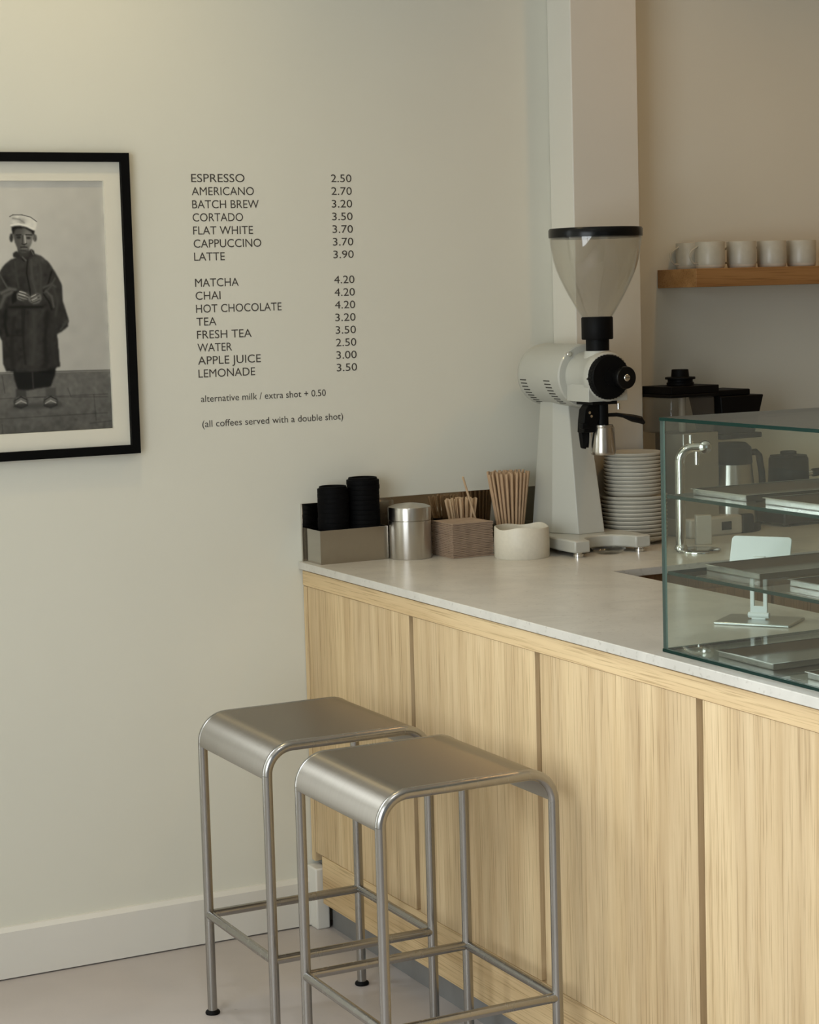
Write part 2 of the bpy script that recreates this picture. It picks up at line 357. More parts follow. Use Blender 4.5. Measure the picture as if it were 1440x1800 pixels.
# ------------------------------------------------------------------ stools
def make_stool(label):
    t = thing('bar_stool', label, 'stool', group='steel bar stools')
    a, r, zt, Rb = .1825, .0105, .6645, .056
    for sy in (-1, 1):
        top = [(x, sy*a, z) for x, z in arc(-a+Rb, zt-Rb, Rb, 180, 90, 10)+arc(a-Rb, zt-Rb, Rb, 90, 0, 10)]
        MB().tube(top, r).build('seat_rail', 'tube_steel', t)
        for sx in (-1, 1):
            lg = MB().tube([(sx*a, sy*a, .008), (sx*a, sy*a, .3), (sx*a, sy*a, zt-Rb)], r).build('leg', 'tube_steel', t)
            MB().lathe([(0, 0), (.0155, 0), (.0165, .003), (.0155, .006), (.0115, .009), (0, .009)], 20, (sx*a, sy*a, 0)).build('foot_pad', 'black_plastic', lg)
        MB().tube([(-a, sy*a, .225), (a, sy*a, .225)], .0095).build('stretcher', 'tube_steel', t)
        MB().tube([(sy*a, -a, .225), (sy*a, a, .225)], .0095).build('stretcher', 'tube_steel', t)
    o = r*0.85
    path = [(-a-o, zt-Rb-.006)]+arc(-a+Rb, zt-Rb, Rb+o, 180, 90, 14)+[(0, zt+o)]+arc(a-Rb, zt-Rb, Rb+o, 90, 0, 14)+[(a+o, zt-Rb-.006)]
    MB().sheet(path, -a+.004, a-.004, .003).build('seat', 'stool_steel', t, bevel=.001)
    return t
s1 = make_stool('brushed steel bar stool at the back, nearest the menu wall')
s1.location = (-.2735, -.6585, 0)
s2 = dup(s1, (-.2535, -1.1425, 0), 0.0, 'brushed steel bar stool in front, overlapping the other stool')

# ------------------------------------------------------------------ framed photograph
fr = thing('framed_photograph', 'black framed black and white photograph of a standing boy on the wall', 'picture')
X0, X1, Z0, Z1, FW = -.935, -.4155, 1.2145, 1.916, .0205
f = MB()
f.box(X1-FW, X1, -.026, -.001, Z0, Z1).box(X0, X0+FW, -.026, -.001, Z0, Z1).box(X0+FW, X1-FW, -.026, -.001, Z1-FW, Z1).box(X0+FW, X1-FW, -.026, -.001, Z0, Z0+FW)
f.build('frame', 'black_frame', fr, smooth=0)
px0, px1, pz0, pz1 = -.86, -.4755, 1.276, 1.8525
mb = MB()
mb.box(X0+FW, px0, -.012, -.003, Z0+FW, Z1-FW).box(px1, X1-FW, -.012, -.003, Z0+FW, Z1-FW)
mb.box(px0, px1, -.012, -.003, Z0+FW, pz0).box(px0, px1, -.012, -.003, pz1, Z1-FW)
mb.build('mat', 'mat_board', fr, smooth=0)
# the print: a sheet with its own grey tones, drawn in picture units (u right, v down)
def homography(src, dst):
    A = []
    for (x, y), (u, v) in zip(src, dst):
        A.append([x, y, 1, 0, 0, 0, -u*x, -u*y, -u]); A.append([0, 0, 0, x, y, 1, -v*x, -v*y, -v])
    return np.linalg.svd(np.array(A, float))[2][-1].reshape(3, 3)
Hm = homography([(-.720, 1.8525), (-.4755, 1.8525), (-.4755, 1.276), (-.747, 1.276)], [(0, 318), (182, 319), (199, 754), (0, 762)])
nx, nz = 300, 430
gx = np.linspace(px0, px1, nx); gz = np.linspace(pz1, pz0, nz)
GX, GZ = np.meshgrid(gx, gz)
q = np.stack([GX, GZ, np.ones_like(GX)], -1) @ Hm.T
U, V = q[..., 0]/q[..., 2], q[..., 1]/q[..., 2]
rng = np.random.default_rng(3)
def blur(a, k):
    for _ in range(2):
        for ax in (0, 1):
            p = np.pad(a, [(k, k) if i == ax else (0, 0) for i in range(2)], mode='edge'); c = np.cumsum(p, ax)
            c = np.concatenate([np.zeros_like(np.take(c, [0], ax)), c], ax); n = a.shape[ax]
            a = (np.take(c, range(2*k+1, 2*k+1+n), ax)-np.take(c, range(0, n), ax))/(2*k+1)
    return a
def inside(poly):
    m = np.zeros(U.shape, bool); n = len(poly)
    for i in range(n):
        (xa, ya), (xb, yb) = poly[i], poly[(i+1) % n]
        if ya == yb: continue
        c = ((ya > V) != (yb > V)) & (U < (xb-xa)*(V-ya)/(yb-ya)+xa); m ^= c
    return m.astype(float)
T = 0.36-0.05*(U/180)-0.06*np.clip((V-330)/300, 0, 1)            # plain wall of the print
noise = blur(rng.normal(size=U.shape), 6); noise /= noise.std()
streak = blur(rng.normal(size=U.shape), 2); streak /= streak.std()
T = T+0.006*noise
flo = np.clip((V-(655-U*.012))/2, 0, 1)
T = T*(1-flo)+flo*(0.115+0.004*noise+0.006*streak-0.03*np.clip((V-690)/70, 0, 1))
T *= 1-0.6*np.exp(-((V-(654.5-U*.012))/1.3)**2)
for (ua, va, ub, vb) in [(0, 700, 190, 694), (120, 683, 126, 698), (60, 698, 190, 699), (0, 735, 190, 727), (166, 695, 170, 740), (5, 660, 10, 690), (160, 745, 199, 741), (5, 745, 6, 760)]:
    d = np.hypot(ub-ua, vb-va); t = np.clip(((U-ua)*(ub-ua)+(V-va)*(vb-va))/d**2, 0, 1)
    T *= 1-0.30*np.exp(-(np.hypot(U-ua-t*(ub-ua), V-va-t*(vb-va))/1.0)**2)
def paint(poly, tone, k=1, tex=0.0):
    global T
    a = inside(poly)
    if k: a = blur(a, k)
    T = T*(1-a)+a*(tone*(1+tex*noise) if np.isscalar(tone) else tone)
def ell(cu, cv, ru, rv, n=26, rot=0):
    return [(cu+ru*math.cos(2*math.pi*i/n)*math.cos(rot)-rv*math.sin(2*math.pi*i/n)*math.sin(rot), cv+ru*math.cos(2*math.pi*i/n)*math.sin(rot)+rv*math.sin(2*math.pi*i/n)*math.cos(rot)) for i in range(n)]
def line(pts, tone, w):
    global T
    for (ua, va), (ub, vb) in zip(pts, pts[1:]):
        d = max(1e-6, np.hypot(ub-ua, vb-va)); t = np.clip(((U-ua)*(ub-ua)+(V-va)*(vb-va))/d**2, 0, 1)
        a = np.exp(-(np.hypot(U-ua-t*(ub-ua), V-va-t*(vb-va))/w)**2); T = T*(1-a)+a*tone
# shadow on the ground, feet, sandals
paint([(20, 712), (60, 708), (108, 706), (112, 716), (60, 719), (24, 719)], 0.07, 2)
for fu, sk in ((38, 0.055), (90, 0.075)):
    paint([(fu-9, 683), (fu+9, 681), (fu+10, 700), (fu-8, 702)], sk, 1)
    paint(ell(fu, 706, 13, 11), 0.045, 1); paint(ell(fu, 703, 10, 6.5), 0.12, 1)
    line([(fu-10, 703), (fu, 697), (fu+10, 702)], 0.025, 1.2); line([(fu-9, 709), (fu, 704), (fu+9, 708)], 0.22, 1.2); line([(fu-11, 713), (fu, 716), (fu+11, 712)], 0.03, 1.5)
# trousers
paint([(23, 645), (100, 643), (98, 660), (90, 680), (66, 683), (50, 686), (32, 684), (26, 665)], 0.009, 1, .1)
line([(58, 655), (60, 684)], 0.04, 1.2)
# robe body and sleeves
robe = [(27, 448), (32, 452), (20, 456), (8, 466), (0, 478), (-12, 500), (-20, 540), (-14, 570), (0, 590), (5, 600), (7, 640), (12, 652), (30, 654), (80, 652), (107, 645), (105, 620), (102, 588), (110, 584), (121, 575), (122, 562), (112, 530), (110, 500), (98, 478), (88, 462), (74, 450), (62, 446), (60, 440), (55, 438), (48, 446)]
base = 0.030+0.012*np.clip((570-V)/120, 0, 1)+0.016*np.exp(-((U-62)/14)**2)+0.004*streak+0.004*noise
paint(robe, base, 1)
for pts, tone, w in [([(50, 455), (48, 480), (54, 510), (55, 525)], 0.012, 1.6), ([(56, 458), (58, 490), (66, 520)], 0.07, 2.4), ([(70, 456), (74, 480), (72, 520)], 0.06, 2.2),
                     ([(28, 460), (30, 485), (34, 505)], 0.055, 2), ([(92, 478), (86, 500), (78, 512)], 0.012, 2), ([(98, 490), (90, 505), (80, 515)], 0.07, 1.6),
                     ([(0, 480), (8, 495), (14, 505)], 0.08, 1.6), ([(78, 506), (92, 500), (98, 505)], 0.075, 2.4), ([(82, 512), (92, 522), (96, 540)], 0.085, 2.2), ([(78, 518), (88, 532), (92, 545)], 0.012, 1.8),
                     ([(96, 508), (103, 530), (98, 560)], 0.055, 3), ([(112, 572), (120, 565), (108, 580)], 0.06, 2), ([(4, 515), (18, 508), (28, 509)], 0.10, 3), ([(2, 540), (10, 520), (22, 514)], 0.09, 3.5),
                     ([(12, 545), (10, 570), (14, 590)], 0.012, 3), ([(20, 540), (76, 540)], 0.010, 3), ([(44, 545), (42, 600), (46, 640)], 0.018, 2), ([(60, 550), (62, 600), (58, 640)], 0.055, 4),
                     ([(84, 550), (80, 600), (82, 640)], 0.018, 4), ([(98, 560), (92, 600), (98, 640)], 0.035, 3), ([(26, 560), (22, 600), (24, 640)], 0.022, 4), ([(13, 540), (40, 541), (40, 590), (14, 590)], 0.016, 1.0)]:
    line(pts, tone, w)
paint([(22, 520), (26, 512), (36, 512), (30, 530), (22, 536)], 0.010, 1)
# hands
paint([(31, 516), (38, 511), (46, 514), (52, 519), (54, 523), (48, 527), (38, 529), (31, 525)], 0.15, 1)
paint([(50, 524), (58, 519), (66, 516), (73, 518), (75, 526), (70, 533), (60, 535), (52, 530)], 0.13, 1)
for pts in ([(35, 514), (44, 517), (52, 521)], [(33, 519), (42, 522), (50, 525)], [(34, 524), (41, 527), (47, 528)], [(55, 526), (62, 521), (69, 518)], [(56, 530), (63, 526), (70, 523)], [(58, 533), (65, 531), (71, 528)]):
    line(pts, 0.05, 0.9)
for pts in ([(36, 512.5), (46, 515.5)], [(35, 517), (45, 520)], [(57, 522), (64, 518.5)], [(58, 528), (66, 524)]): line(pts, 0.26, 0.9)
# neck, collar, head
paint([(32, 436), (52, 436), (54, 450), (32, 452)], 0.05, 1)
paint([(24, 445), (31, 441), (38, 452), (50, 452), (55, 439), (61, 441), (62, 450), (44, 458), (24, 452)], 0.028, 1)
line([(56, 440), (60, 448)], 0.10, 1); line([(41, 452), (47, 458)], 0.10, 1.3); line([(40, 456), (44, 460)], 0.012, 1)
paint(ell(21.5, 418, 3.6, 8), 0.045, 1); paint(ell(63, 419, 3.4, 6.5), 0.06, 1); line([(63.5, 414), (62, 424)], 0.14, 0.9)
face = [(22, 402), (24, 412), (27, 426), (32, 438), (40, 445), (46, 445), (52, 439), (57, 429), (60, 416), (61, 402), (42, 396)]
paint(face, 0.085+0.085*np.exp(-((U-50)/9)**2-((V-419)/16)**2)+0.02*np.clip((U-40)/20, 0, 1), 1)
paint([(21, 398), (24, 414), (29, 403), (45, 401), (56, 408), (61, 416), (63, 404), (58, 396), (40, 392)], 0.012, 1)
line([(30, 413.5), (38, 413)], 0.02, 1.2); line([(47, 413), (57, 413.5)], 0.025, 1.2)
paint(ell(34.5, 417.5, 4, 2.4), 0.022, 1); paint(ell(51.5, 418.5, 4.2, 2.4), 0.018, 1)
line([(45, 415), (46, 427)], 0.26, 1.3); line([(41, 415), (41, 427)], 0.06, 1.3); line([(40, 429), (44, 430.5), (48, 428.5)], 0.03, 1.1)
line([(38, 435), (44, 434.5), (49, 435)], 0.028, 1.1); line([(40, 437.5), (48, 437.5)], 0.13, 1.0); line([(38, 441), (47, 441.5)], 0.05, 1.5)
# cap
cap = [(18.5, 380), (24, 377.3), (40, 377.5), (54, 381), (62, 386), (66.5, 390), (63.5, 406), (60, 405), (48, 399), (34, 396.5), (21, 398), (19, 390)]
paint(cap, 0.36+0.06*streak*0.3+0.1*np.clip((U-20)/45, 0, 1)-0.16*np.exp(-((U-40)/7)**2-((V-389)/6)**2), 1)
line([(18.5, 381), (24, 378), (40, 378), (55, 382), (66, 390)], 0.07, 0.9); line([(21, 396), (34, 394), (48, 397), (60, 403)], 0.5, 1.4); line([(24, 384), (36, 386), (44, 392)], 0.2, 1.6)
sm = np.clip((T-0.05)/0.2, 0, 1); T = np.clip(T*(1+0.85*sm), 0.004, 0.9)
vs = np.stack([GX, np.full_like(GX, -.004), GZ], -1).reshape(-1, 3)
I = np.arange(nx*nz).reshape(nz, nx)
fs = np.stack([I[:-1, :-1], I[1:, :-1], I[1:, 1:], I[:-1, 1:]], -1).reshape(-1, 4)
me = bpy.data.meshes.new('print'); me.from_pydata(vs.tolist(), [], fs.tolist()); me.materials.append(MATS['photo_print'])
ca = me.color_attributes.new('print_tone', 'FLOAT_COLOR', 'POINT')
tt = T.reshape(-1); ca.data.foreach_set('color', np.stack([tt*1.04, tt, tt*.90, np.ones_like(tt)], -1).astype(np.float32).reshape(-1))
po = bpy.data.objects.new('print', me); COL.objects.link(po); po.parent = fr
po['label'] = 'grey toned print of a boy in a long dark robe and pale cap'
MB().box(X0+FW, X1-FW, -.0165, -.015, Z0+FW, Z1-FW).build('glazing', 'picture_glass', fr, smooth=0)

# ------------------------------------------------------------------ menu lettering
menu = thing('menu_lettering', 'dark coffee menu lettering with prices applied on the cream wall', 'menu', (-.255, 0, 1.85))
def text(s, x, z, cap, width=None, name='menu_item', off=0.0):
    cu = bpy.data.curves.new(name, 'FONT'); cu.body = s; cu.size = 1; cu.resolution_u = 4; cu.offset = off
    tmp = bpy.data.objects.new('tmp', cu); COL.objects.link(tmp)
    dg = bpy.context.evaluated_depsgraph_get(); me = bpy.data.meshes.new_from_object(tmp.evaluated_get(dg))
    bpy.data.objects.remove(tmp, do_unlink=True); bpy.data.curves.remove(cu)
    co = np.empty(len(me.vertices)*3); me.vertices.foreach_get('co', co); co = co.reshape(-1, 3)
    sc = cap/.729; sx = sc
    xmin, xmax = co[:, 0].min(), co[:, 0].max()
    if width: sx = width/(xmax-xmin)
    out = np.stack([(co[:, 0]-xmin)*sx, np.full(len(co), -.0006), co[:, 1]*sc], -1)
    me.vertices.foreach_set('co', out.reshape(-1)); me.name = name; me.materials.clear(); me.materials.append(MATS['lettering_vinyl'])
    o = bpy.data.objects.new(name, me); COL.objects.link(o); o.parent = menu; o.location = (x+.255, 0, z-1.85)
    return o
rows = [('ESPRESSO', '2.50', 94), ('AMERICANO', '2.70', 110), ('BATCH BREW', '3.20', 118), ('CORTADO', '3.50', 89), ('FLAT WHITE', '3.70', 106), ('CAPPUCCINO', '3.70', 120), ('LATTE', '3.90', 54), None,
        ('MATCHA', '4.20', 77), ('CHAI', '4.20', 44), ('HOT CHOCOLATE', '4.20', 153), ('TEA', '3.20', 35), ('FRESH TEA', '3.50', 97), ('WATER', '2.50', 61), ('APPLE JUICE', '3.00', 112), ('LEMONADE', '3.50', 101)]
for i, r_ in enumerate(rows):
    if not r_: continue
    z = 1.850-.0310*i
    text(r_[0], -.2545, z, .0205, r_[2]*.135/93, 'menu_item')
    text(r_[1], .1105, z, .0198, .0555, 'menu_price')
text('alternative milk / extra shot + 0.50', -.2505, 1.326, .0170, .329, 'menu_note')
text('(all coffees served with a double shot)', -.2495, 1.2655, .0170, .373, 'menu_note')

# ------------------------------------------------------------------ things on the bar
cd = thing('lid_caddy', 'open brushed steel box holding black lids at wall end of bar', 'box', (.007, -.1, .92))
c_ = MB(); W, D, hh, th = .1835, .092, .083, .002
c_.box(0, W, 0, th, 0, hh).box(0, W, D-th, D, 0, hh).box(0, th, th, D-th, 0, hh).box(W-th, W, th, D-th, 0, hh).box(th, W-th, th, D-th, 0, th)
c_.build('body', 'caddy_steel', cd, smooth=0, bevel=.0006)
def lid(r):
    return MB().lathe([(0, .012), (r*.72, .012), (r*.78, .0175), (r*.86, .0175), (r*.90, .0118), (r*.985, .0117), (r*.993, .0110), (r, .0095), (r, .0012), (r*.993, 0), (r*.96, 0), (r*.90, .004), (r*.84, .012), (r*.76, .0115), (0, .008)], 36).build('cup_lid', 'black_lid')
def stack(cx, cy, n, r, z0, pitch, where, lean):
    first = None
    for k in range(n):
        o = lid(r) if first is None else first.copy()
        if first is None: first = o
        else: COL.objects.link(o)
        s_ = k/(n-1)
        o.location = (cx+lean[0]*s_+random.uniform(-1, 1)*.0008, cy+lean[1]*s_+random.uniform(-1, 1)*.0006, z0+pitch*k); o.rotation_euler = (lean[2]*s_, lean[3]*s_, random.random()*6)
        tag(o, ('topmost black cup lid of the %s stack in the steel box' if k == n-1 else 'black cup lid inside the %s stack in the steel box') % where, 'lid', 'black lids in the %s stack' % where)
stack(.0645, -.054, 15, .0385, .9225, .0119, 'shorter left', (.0, .0, .0, .0))
stack(.1470, -.054, 16, .0408, .9225, .0122, 'taller right', (.0, .0, .0, .0))

cn = thing('storage_canister', 'round brushed steel canister with lid between lid box and napkins', 'canister', (.2448, -.112, .92))
MB().lathe([(0, 0), (.0515, 0), (.0535, .003), (.0535, .094), (.0515, .0945), (.0515, .096), (0, .096)], 64).build('body', 'canister_steel', cn)
MB().lathe([(0, .0955), (.0525, .0955), (.0538, .0965), (.0538, .125), (.0525, .128), (.040, .1325), (.02, .1355), (0, .1365)], 64).build('lid', 'canister_steel', cn)

# napkins
nap = None
for k in range(21):
    if nap is None:
        nap = MB()
        pth = [(-.0575, .0018), (.054, .0018)] + arc(.054, 0, .0018, 90, -90, 5) + [(-.0575, -.0018)]
        nap.sheet([(x, z+.0019) for x, z in [(-.0575, .0016), (0, .0017), (.0555, .0014), (.0572, 0)]], -.055, .055, .0012)
        nap.sheet([(x, z+.0019) for x, z in [(-.057, -.0003), (0, -.0002), (.055, -.0003), (.0568, -.0006)]], -.0545, .0545, .0012)
        nap = nap.build('paper_napkin', 'paper_kraft'); o = nap
    else:
        o = nap.copy(); COL.objects.link(o)
    o.location = (.372+random.uniform(-1, 1)*.0012, -.149+random.uniform(-1, 1)*.0012, .9202+.0041*k); o.rotation_euler = (0, 0, R(1.5)+random.uniform(-.012, .012))
    tag(o, 'topmost folded brown paper napkin of the stack on the bar' if k == 20 else 'folded brown paper napkin in the stack beside steel canister', 'napkin', 'brown paper napkins in the stack')

bw = thing('sugar_bowl', 'cream ceramic bowl with uneven rim in front of the straws', 'bowl', (.472, -.272, .92))
b_ = MB(); n = 72; prof = [(.0665, 0), (.068, .002), (.0685, .040), (.0682, .073), (.0672, .0755), (.0655, .0755), (.0645, .072), (.063, .008), (.055, .005)]
rowsv = []
for r_, h_ in prof:
    ring = []
    for k in range(n):
        a = 2*math.pi*k/n; w = 1 if h_ > .07 else 0
        dz = w*(.0022*math.sin(3*a+1)+.0016*math.sin(5*a)); dr = w*(.0012*math.sin(4*a))
        ring.append(((r_+dr)*math.cos(a), (r_+dr)*math.sin(a), h_+dz))
    rowsv.append(ring)
vv = sum(rowsv, []); ff = [(i*n+k, i*n+(k+1) % n, (i+1)*n+(k+1) % n, (i+1)*n+k) for i in range(len(prof)-1) for k in range(n)]
ff += [tuple(range(n-1, -1, -1)), tuple((len(prof)-1)*n+k for k in range(n))]
b_.add(vv, ff).build('body', 'cream_ceramic', bw, smooth=50)

# straws in a short cup
sc_ = thing('straw_cup', 'short round cup holding paper straws behind the cream bowl', 'cup', (.540, -.098, .92))
MB().lathe([(0, 0), (.034, 0), (.036, .002), (.036, .05), (.0335, .05), (.0335, .004), (0, .004)], 36).build('body', 'cream_ceramic', sc_)
straw0 = MB().lathe([(.0031, 0), (.0031, .188), (.0023, .188), (.0023, 0)], 10, closed=True)
straw0 = straw0.build('paper_straw', 'straw_paper')
pts = [(0, 0)]
for ring, cnt in ((.0068, 6), (.0136, 12), (.0204, 18), (.0272, 24)): pts += [(ring*math.cos(2*math.pi*(k+30*ring)/cnt), ring*math.sin(2*math.pi*(k+30*ring)/cnt)) for k in range(cnt)]
for k, (dx, dy) in enumerate(pts):
    o = straw0 if k == 0 else straw0.copy()
    if k: COL.objects.link(o)
    bot = Vector((.540+dx*.95, -.098+dy*.95, .9245)); sp_ = 1.86+random.uniform(-.10, .10)
    top = Vector((.535+dx*sp_, -.098+dy*sp_, 1.1))
    o.rotation_euler = (top-bot).to_track_quat('Z', 'Y').to_euler(); o.location = bot+Vector((0, 0, random.uniform(0, .006)))
    tag(o, 'brown paper straw in the fanned bundle behind the cream bowl', 'straw', 'paper straws in the bundle')
# stirrers
st_ = thing('stirrer_cup', 'short black cup of wooden stirrers behind the napkin stack', 'cup', (.424, -.052, .92))
MB().lathe([(0, 0), (.034, 0), (.037, .002), (.037, .075), (.0345, .075), (.034, .004), (0, .004)], 36).build('body', 'black_plastic', st_)
stir0 = MB().box(-.0028, .0028, -.0007, .0007, 0, .128).build('wooden_stirrer', 'stirrer_wood', bevel=.0004)
for k in range(40):
    o = stir0 if k == 0 else stir0.copy()
    if k: COL.objects.link(o)
    a = k*2.399; rr = .026*math.sqrt((k+.5)/40)
    bot = Vector((.424+rr*math.cos(a)*.8, -.052+rr*math.sin(a)*.8, .9245)); top = Vector((.420+rr*math.cos(a)*1.75, -.054+rr*math.sin(a)*1.2, 1.05))
    q_ = (top-bot).to_track_quat('Z', 'Y'); o.rotation_euler = q_.to_euler(); o.rotation_euler.rotate_axis('Z', random.random()*3)
    o.location = bot
    tag(o, 'pale wooden stirrer in the short bundle behind the napkins', 'stirrer', 'wooden stirrers in the bundle')
lone = MB().tube([(0, 0, 0), (0, 0, .2)], .0028, 10).build('paper_straw', 'stirrer_wood')
b0 = Vector((.472, -.078, .9225)); t0 = Vector((.404, -.098, 1.112))
lone.location = b0; lone.rotation_euler = (t0-b0).to_track_quat('Z', 'Y').to_euler()
tag(lone, 'single pale straw leaning left beside the straw bundle', 'straw')

# ------------------------------------------------------------------ grinder
GXc = .665
gr = thing('coffee_grinder', 'tall white coffee grinder with clear hopper and black dial on bar', 'grinder', (GXc, -.2, .92))
def g(mb_, name, mats, parent=gr, **k):   # shapes are written in room coordinates
    mb_.v = [(x-GXc, y+.2, z-.92) for x, y, z in mb_.v]; return mb_.build(name, mats, parent, **k)
outer = [(.580, -.10), (.556, -.30), (.556, -.385), (.600, -.385)]
archp = [(x, y) for x, y in [(GXc+.066*math.cos(R(a)), -.385+.072*math.sin(R(a))) for a in range(170, 5, -12)]]
plan = outer+archp+[(.732, -.385), (.775, -.385), (.775, -.30), (.75, -.10)]
fb = MB(); n = len(plan)
# top face lowered at the prong tips
def ztop(p): return .9665-(.014 if p[1] < -.383 and (p[0] < .6005 or p[0] > .7315) else 0)
vs = [(x, y, .9315) for x, y in plan]+[(x, y, ztop((x, y))) for x, y in plan]
base = g(MB().prism(plan, .9315, .962), 'base', 'grinder_white', bevel=.004)
for x, y in ((.577, -.365), (.754, -.365), (.60, -.13), (.735, -.13)):
    g(MB().lathe([(0, .9), (.0115, .9), (.0125, .9005), (.0125, .908), (.010, .909), (.010, .912), (0, .912)], 24, (x, y, .02)), 'foot', 'chrome', base)
bot = [(.598, -.105), (.598, -.205), (.636, -.272), (.712, -.272), (.748, -.205), (.748, -.105)]
topp = [(.626, -.115), (.626, -.175), (.646, -.215), (.700, -.215), (.718, -.175), (.718, -.115)]
g(MB().prism(bot, .962, 1.305, 0, topp), 'pedestal', 'grinder_white', bevel=.002, smooth=20)
ZA = 1.357
mot = MB().lathe([(0, .05), (.058, .05), (.070, .055), (.0775, .066), (.079, .08), (.079, .268), (.076, .272), (.066, .274), (0, .274)], 72, (GXc, 0, ZA), 'y')
motor = g(mot, 'motor_housing', 'grinder_white')
for y0 in (-.095, -.212):
    vt = MB()
    for k in range(9):
        a = R(188+k*6.3); r_ = .0788
        c0 = Vector((GXc+r_*math.cos(a), y0-.002*k, ZA+r_*math.sin(a))); tn = Vector((-math.sin(a), 0, math.cos(a))); nr = Vector((math.cos(a), 0, math.sin(a)))
        P = [c0+nr*dn+tn*dt+Vector((0, dy, 0)) for dn in (-.004, .0006) for dt in (-.0015, .0015) for dy in (-.015, .015)]
        vt.add(P, [(0, 1, 3, 2), (4, 6, 7, 5), (0, 4, 5, 1), (2, 3, 7, 6), (0, 2, 6, 4), (1, 5, 7, 3)])
    g(vt, 'cooling_vent', 'vent_dark', motor, smooth=0)
for a in (132, 228, 48, -48):
    g(MB().cyl(.006, (GXc+.0745*math.cos(R(a)), -.268, ZA+.0745*math.sin(R(a))), .012, 16, 'y', b=.001), 'screw', 'chrome', motor)
fh = MB().lathe([(0, .265), (.062, .265), (.0600, .275), (.0585, .30), (.0590, .352), (.0610, .356), (.0615, .372), (.060, .378), (.0545, .381), (0, .381)], 64, (GXc, 0, ZA), 'y')
fh.prism([(GXc-.056, -.375), (GXc+.056, -.375), (GXc+.056, -.272), (GXc-.056, -.272)], 1.297, 1.34)
front = g(fh, 'grinding_head', 'grinder_white', bevel=.0015)
g(MB().cyl(.0045, (GXc-.0565, -.3745, ZA-.003), .006, 16, 'y'), 'screw', 'vent_dark', front)
dl = MB().lathe([(0, .379), (.0535, .379), (.0535, .396), (.051, .400), (.020, .400), (.020, .403), (0, .403)], 56, (GXc-.006, 0, ZA), 'y')
for k in range(40):
    a = 2*math.pi*k/40; dl.box(GXc-.006+.0535*math.cos(a)-.0012, GXc-.006+.0535*math.cos(a)+.0012, -.396, -.380, ZA+.0535*math.sin(a)-.0012, ZA+.0535*math.sin(a)+.0012)
g(dl, 'grind_dial', 'black_plastic')
kb = g(MB().lathe([(0, .400), (.0265, .400), (.0275, .403), (.0275, .424), (.0255, .427), (0, .427)], 40, (GXc+.0215, 0, ZA-.002), 'y'), 'dial_knob', 'black_gloss')
sw = MB().lathe([(0, .426), (.0085, .426), (.0085, .4285), (.0075, .4295), (0, .4295)], 24, (GXc+.0215, 0, ZA-.002), 'y'); sw.box(GXc+.0145, GXc+.0285, -.4298, -.4292, ZA-.003, ZA-.001, 1)
g(sw, 'screw', ['chrome', 'vent_dark'], kb)
HX, HY = GXc+.0, -.330
g(MB().lathe([(0, 1.395), (.040, 1.398), (.034, 1.408), (.032, 1.420), (0, 1.420)], 40, (HX, HY, 0)), 'neck', 'grinder_white')
g(MB().lathe([(0, 1.418), (.0285, 1.418), (.0288, 1.4475), (.0375, 1.4478), (.0388, 1.450), (.0388, 1.500), (.0370, 1.503), (.034, 1.503), (0, 1.503)], 48, (HX, HY, 0)), 'hopper_collar', 'black_plastic')
hp = [(.0355, 1.500), (.0480, 1.520), (.0600, 1.541), (.0705, 1.560), (.0800, 1.579), (.0895, 1.599), (.0970, 1.618), (.1030, 1.638), (.1070, 1.657), (.1105, 1.676), (.1130, 1.698)]
g(MB().lathe(hp+[(r_-.002, z) for r_, z in hp[::-1]], 64, (HX, HY, 0), closed=True), 'hopper', 'hopper_plastic')
g(MB().lathe([(0, 1.694), (.1095, 1.694), (.1095, 1.6965), (.1145, 1.697), (.1150, 1.702), (.1150, 1.715), (.1125, 1.719), (0, 1.7195)], 64, (HX, HY, 0)), 'hopper_lid', 'black_gloss')
# spout, bag clamp and lever under the head
spx, spy = GXc-.003, -.348
g(MB().lathe([(0, 1.2392), (.0165, 1.2392), (.0165, 1.29), (0, 1.29)], 28, (spx, spy, 0)).box(spx-.043, spx+.028, -.376, -.30, 1.2895, 1.2975), 'spout', 'black_plastic', bevel=.001)
cl = MB()
cl.prism([(x, z) for x, z in [(.602, 1.222), (.636, 1.222), (.648, 1.255), (.648, 1.290), (.618, 1.290), (.608, 1.278), (.604, 1.252)]], 0, .03)
cl.v = [(x, -.36+z, y) for x, y, z in cl.v]
k0 = len(cl.v)
cl.prism([(x, z) for x, z in [(.610, 1.232), (.636, 1.232), (.634, 1.195), (.632, 1.182), (.629, 1.194), (.624, 1.180), (.617, 1.183)]], 0, .016)
cl.v[k0:] = [(x, -.334+z, y) for x, y, z in cl.v[k0:]]
cl.box(.598, .618, -.362, -.345, 1.232, 1.246)
clamp = g(cl, 'bag_clamp', 'black_plastic', bevel=.0015)
for x, z in ((.619, 1.271), (.624, 1.262)): g(MB().cyl(.0035, (x, -.3595, z), .003, 14, 'y'), 'screw', 'chrome', clamp)
lv = MB().tube([(.672, -.352, 1.262), (.700, -.356, 1.262), (.716, -.362, 1.259), (.738, -.368, 1.252), (.757, -.374, 1.247), (.767, -.376, 1.238)], .006, 14, radii=[.0045, .005, .0055, .0095, .0095, .004])
g(lv, 'lever', 'black_gloss')
g(MB().cyl(.0042, (.700, -.365, 1.276), .014, 14), 'latch_pin', 'chrome')
cup = thing('dosing_cup', 'small steel dosing cup hanging under the grinder spout', 'cup', (GXc-.003, -.352, 1.1655))
MB().lathe([(0, 0), (.028, 0), (.0305, .003), (.0312, .008), (.0290, .030), (.0245, .062), (.0235, .066), (.0245, .0685), (.0245, .073), (.0228, .073), (.0225, .066), (.0275, .03), (.029, .006), (0, .004)], 48).build('body', 'canister_steel', cup)
